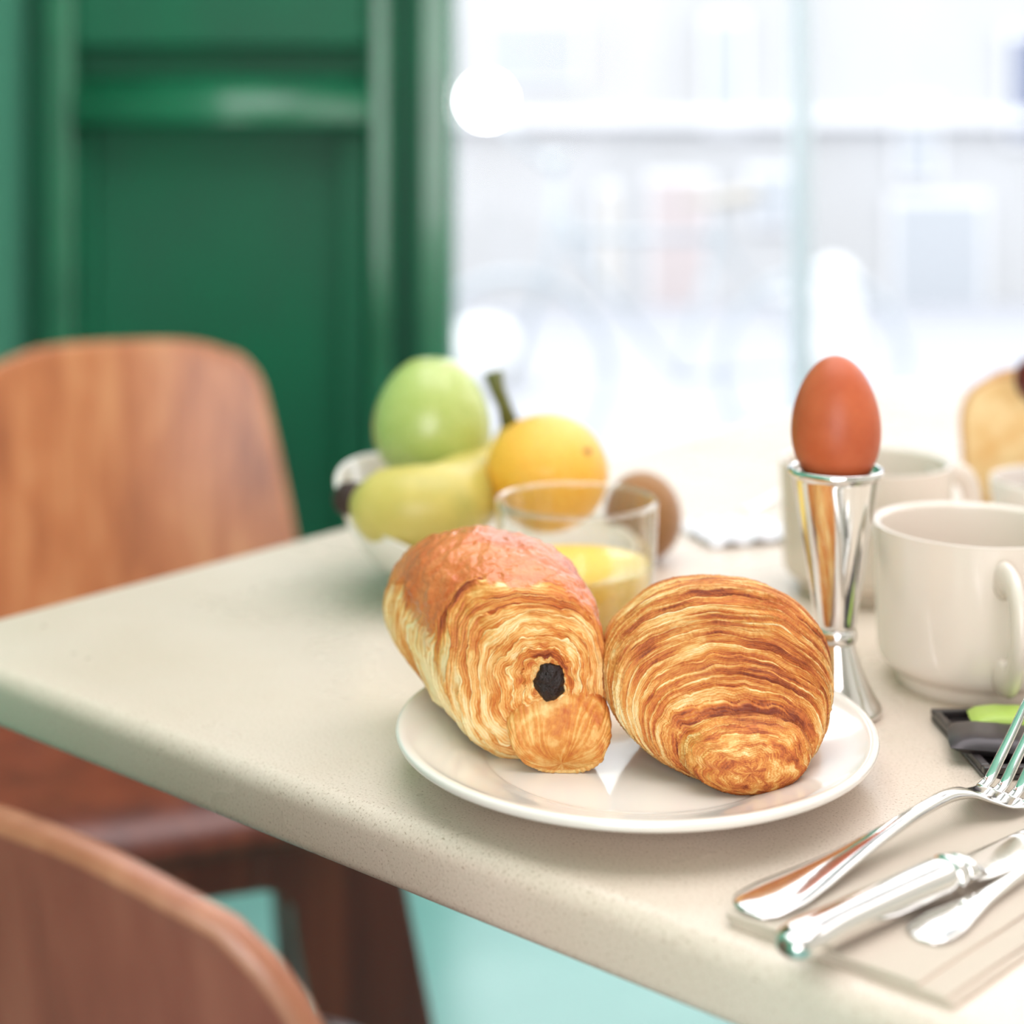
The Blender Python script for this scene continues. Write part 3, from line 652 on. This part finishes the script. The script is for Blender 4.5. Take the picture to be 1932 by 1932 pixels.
e1 = (B_-A_).normalized(); e2 = (D_-A_).normalized()
sheet('fold', [A_+e1*0.002, B_+e1*0.003, C_+e1*0.003, D_+e1*0.002], TZ+0.0002, TZ+0.0016, nap, M_napkin)
sheet('fold', [A_-e1*0.000, B_+e1*0.0005, C_+e1*0.0, D_], TZ+0.0017, TZ+0.0030, nap, M_napkin)
sheet('fold', [A_, B_-e1*0.009, C_-e1*0.009, D_-e1*0.0], TZ+0.0031, nz, nap, M_napkin)

def place(root, a, b):
    root.location = a; root.rotation_euler = (0, 0, math.atan2(b.y-a.y, b.x-a.x))
# fork
fk = empty('dinner_fork', (0, 0, 0), label='silver fork on the napkin, tines up and crossing over the knife blade', cat='fork')
fa, fb = P(1402, 1722, nz+0.001), P(1880, 1512, nz+0.002)
place(fk, Vector((fa.x, fa.y, nz+0.0012)), fb); fk.scale = (1.09, 1.06, 1.0)
loft('handle', [(0, 0, 0, .0012, .0006), (.0015, 0, 0, .0062, .0010), (.007, 0, .0003, .0100, .0013), (.016, 0, .0008, .0106, .0015), (.030, 0, .0018, .0088, .0016), (.050, 0, .0040, .0058, .0017), (.072, 0, .0072, .0036, .0020), (.092, 0, .0100, .0027, .0022),
               (.106, 0, .0112, .0028, .0023), (.116, 0, .0100, .0040, .0018), (.124, 0, .0066, .0085, .0013), (.131, 0, .0036, .0115, .0011), (.139, 0, .0020, .0122, .0010), (.143, 0, .0018, .0122, .0009)], M_silver, fk, 24, 2.4)
for k in range(4):
    yc = (-1.5+k)*0.0067
    loft('tine', [(.1405, yc, .0018, .0025, .0010), (.1450, yc, .0034, .0023, .0013), (.1520, yc*.99, .0105, .0021, .0018), (.1620, yc*.98, .0215, .0019, .0018), (.1710, yc*.97, .0325, .0015, .0016), (.1745, yc*.97, .0372, .0007, .0008)], M_silver, fk, 12, 2.6)
# knife
kf = empty('dinner_knife', (0, 0, 0), label='silver table knife with a thick handle hanging over the napkin edge, between fork and spoon', cat='knife')
ka, kb = P(1476, 1790, nz+0.0065), P(1787, 1651, nz+0.0065)
place(kf, Vector((ka.x, ka.y, nz+0.0068)), kb); KL = (kb-ka).length
loft('handle', [(0, 0, 0, .0008, .0008), (.001, 0, 0, .0040, .0030), (.005, 0, 0, .0070, .0046), (.012, 0, 0, .0078, .0055), (.030, 0, 0, .0066, .0058), (KL-.022, 0, 0, .0068, .0062), (KL-.006, 0, 0, .0074, .0064), (KL-.002, 0, 0, .0068, .0060), (KL, 0, 0, .0050, .0045)], M_silver, kf, 28, 2.3)
loft('collar', [(KL-.002, 0, 0, .0052, .0048), (KL, 0, 0, .0078, .0068), (KL+.003, 0, 0, .0074, .0064), (KL+.0045, 0, 0, .0046, .0040), (KL+.006, 0, 0, .0068, .0056), (KL+.009, 0, 0, .0074, .0050), (KL+.013, 0, -.001, .0066, .0032), (KL+.017, 0, -.003, .0060, .0014)], M_silver, kf, 24)
loft('blade', [(KL+.010, .001, -.0028, .0074, .0013), (KL+.018, .0015, -.0036, .0088, .0012), (KL+.04, .0018, -.0042, .0094, .0010), (KL+.09, .0018, -.0045, .0098, .0008), (KL+.11, .001, -.0045, .0088, .0007), (KL+.122, -.002, -.0045, .0050, .0005), (KL+.126, -.004, -.0045, .001, .0004)], M_silver, kf, 20, 3.0)
# spoon
sn = empty('teaspoon', (0, 0, 0), label='silver spoon with a rounded handle end, on the napkin to the right of the knife', cat='spoon')
sa, sb_ = P(1731, 1773, nz+0.001), P(1932, 1658, nz+0.001)
place(sn, Vector((sa.x, sa.y, nz+0.0012)), sb_)
loft('handle', [(0, 0, 0, .0010, .0005), (.0015, 0, 0, .0052, .0010), (.007, 0, .0002, .0082, .0013), (.015, 0, .0006, .0084, .0015), (.027, 0, .0008, .0062, .0016), (.042, 0, .0012, .0036, .0017), (.060, 0, .0022, .0024, .0019), (.078, 0, .0040, .0020, .0019), (.088, 0, .0048, .0024, .0018), (.094, 0, .0050, .0060, .0012)], M_silver, sn, 22, 2.4)
v, f = [], []                                # spoon bowl
for k in (0, 1):
    for j in range(17):
        t_ = j/16; hw = 0.0150*math.sin(math.pi*min(1, 0.06+0.94*t_))**0.6
        for i in range(17):
            s_ = -1+2*i/16; dep = 0.0062*math.sin(math.pi*t_)*(1-s_*s_); v.append((.092+.045*t_, hw*s_, .0068-dep+0.0008*k))
for j in range(16):
    for i in range(16):
        a = j*17+i; f.append((a, a+17, a+18, a+1)); f.append((289+a, 289+a+1, 289+a+18, 289+a+17))
mesh_obj('spoon_bowl', v, f, M_silver, sn)

# ------------------------------------------------------------------ small dark tray with wrapped sweets
T2 = P(1857, 1457, TZ+0.004)
tr = empty('sweets_tray', Vector((T2.x, T2.y, TZ)), R(3), 'small dark tray with a raised rim in front of the near mug', 'tray')
box('tray_base', (0, 0, 0.0003), (0.13, 0.072, 0.0025), M_slate, tr, 0.0008)
for lo, hi in (((0, 0, .0026), (0.13, .004, .0060)), ((0, .068, .0026), (0.13, .072, .0060)), ((0, .0041, .0026), (.004, .0679, .0060)), ((.126, .0041, .0026), (.130, .0679, .0060))):
    box('rim', lo, hi, M_slate, tr, 0.0008)
def sachet(name, loc, rz, sx, sy, th, m, label, cat, tilt=0):
    v, f = [], []; n = 16
    for k in (1, -1):
        for j in range(n+1):
            for i in range(n+1):
                s, t = -1+2*i/n, -1+2*j/n; h = th*(max(0, 1-s**4)*max(0, 1-t**4))**0.6
                v.append((s*sx/2*(1-0.03*abs(t)**3), t*sy/2, k*h+0.0004*math.sin(i*2.1)*(1-abs(t))))
    W = n+1; H = W*W
    for j in range(n):
        for i in range(n): a = j*W+i; f.append((a, a+1, a+W+1, a+W)); f.append((H+a, H+a+W, H+a+W+1, H+a+1))
    o = mesh_obj(name, v, f, m); o.location = loc; o.rotation_euler = (tilt, 0, rz); return tag(o, label, cat)
q = P(1872, 1388, TZ+0.010); sachet('wrapped_biscuit', (q.x+0.006, q.y, TZ+0.0078), R(-14), 0.050, 0.030, 0.0048, M_wrapdark, 'charcoal wrapped biscuit lying on the dark tray', 'biscuit')
q = P(1905, 1345, TZ+0.012); sachet('wrapped_sweet', (q.x+0.008, q.y, TZ+0.0085), R(-8), 0.052, 0.022, 0.0050, M_wrapgreen, 'lime green wrapped sweet on the dark tray behind the fork tines', 'sweet')

# ------------------------------------------------------------------ far end of the table
q = P(1395, 1010, TZ)
n2 = empty('paper_napkin', (q.x, q.y, TZ), R(18), 'crumpled white paper napkin lying left of the egg cup, farther back', 'napkin')
M_paper = mat('white_paper', lin(232, 232, 236), 0.8)
v, f = [], []; n = 26
for j in range(n+1):
    for i in range(n+1):
        s, t = i/n-0.5, j/n-0.5; h = 0.003+0.010*abs(math.sin(s*8+t*5))*(1-1.6*abs(t))*(1-1.6*abs(s))+0.003*math.sin(s*22-t*17)*0.5
        v.append((s*0.07, t*0.06, max(0.0012, h)))
for j in range(n):
    for i in range(n): a = j*(n+1)+i; f.append((a, a+1, a+n+2, a+n+1))
o = mesh_obj('paper_sheet', v, f, M_paper, n2); so = o.modifiers.new('thick', 'SOLIDIFY'); so.thickness = 0.0006
q = P(1448, 968, TZ); s2 = empty('coffee_spoon', (q.x-0.02, q.y, TZ+0.0016), R(48), 'small spoon resting left of the farther mug', 'spoon')
loft('handle', [(0, 0, 0, .002, .0008), (.01, 0, 0, .005, .0012), (.03, 0, .001, .0025, .0014), (.06, 0, .005, .0018, .0014), (.075, 0, .004, .004, .001)], M_silver, s2, 12)
loft('spoon_bowl', [(.072, 0, .004, .003, .001), (.08, 0, .002, .011, .0012), (.095, 0, .001, .0135, .0012), (.108, 0, .002, .009, .0012), (.112, 0, .003, .002, .0008)], M_silver, s2, 16)
jb = empty('jam_bowl', (0.360, 1.000, TZ), label='small white bowl of brown jam at the right edge, beside the farther mug', cat='bowl')
lathe('bowl_body', smooth_prof([(0, .002), (.022, .002), (.024, 0), (.028, 0), (.030, .004), (.040, .022), (.0455, .050), (.0460, .0600), (.0450, .0612), (.0435, .0600), (.0420, .050), (.036, .022), (.022, .008), (0, .006)], 4), M_china, jb, 64)
jam = lathe('jam', [(0, .048), (.039, .0475), (.0415, .0472), (.0400, .040), (0, .040)], M_jam, None, 48); jam.location = (0.360, 1.000, TZ); tag(jam, 'brown jam inside the small white bowl at the right edge', 'jam')
def slice_(loc, rz, tilt, label):
    root = empty('bread_slice', loc, rz, label, 'bread', 'upright bread slices'); root.rotation_euler = (tilt, 0, rz)
    out = []
    for k in range(48):
        a = 2*math.pi*k/48; x, z = math.cos(a), math.sin(a)
        rx = 0.050*(1+0.16*max(0, z))*math.copysign(abs(x)**0.75, x); rz_ = 0.055+0.054*math.copysign(abs(z)**0.8, z)
        out.append((rx, rz_))
    def prism(nm, sc, y0, y1, m):
        n = len(out); c = (0, 0.056); pt = [((x-c[0])*sc, (z-c[1])*sc+c[1]) for x, z in out]
        v = [(x, y0, z) for x, z in pt]+[(x, y1, z) for x, z in pt]
        f = [tuple(range(n)), tuple(range(2*n-1, n-1, -1))]+[(k, k+n, (k+1) % n+n, (k+1) % n) for k in range(n)]
        return mesh_obj(nm, v, f, m, root, bevel=0.0015)
    prism('crust', 1.0, -0.0065, 0.0065, M_crust); prism('crumb', 0.94, -0.0075, 0.0075, M_bread)
    return root
slice_((0.384, 1.130, TZ+0.0015), R(-12), R(-8), 'nearer golden bread slice standing upright at the right edge of the picture')
slice_((0.402, 1.165, TZ+0.0015), R(-20), R(-8), 'farther bread slice standing behind the first one at the right edge')
by = blob('strawberry', PD(1952, 716, 1.10), (0.014, 0.014, 0.017), M_berry, None); tag(by, 'dark red berry on top of the bread slices at the right edge', 'berry')
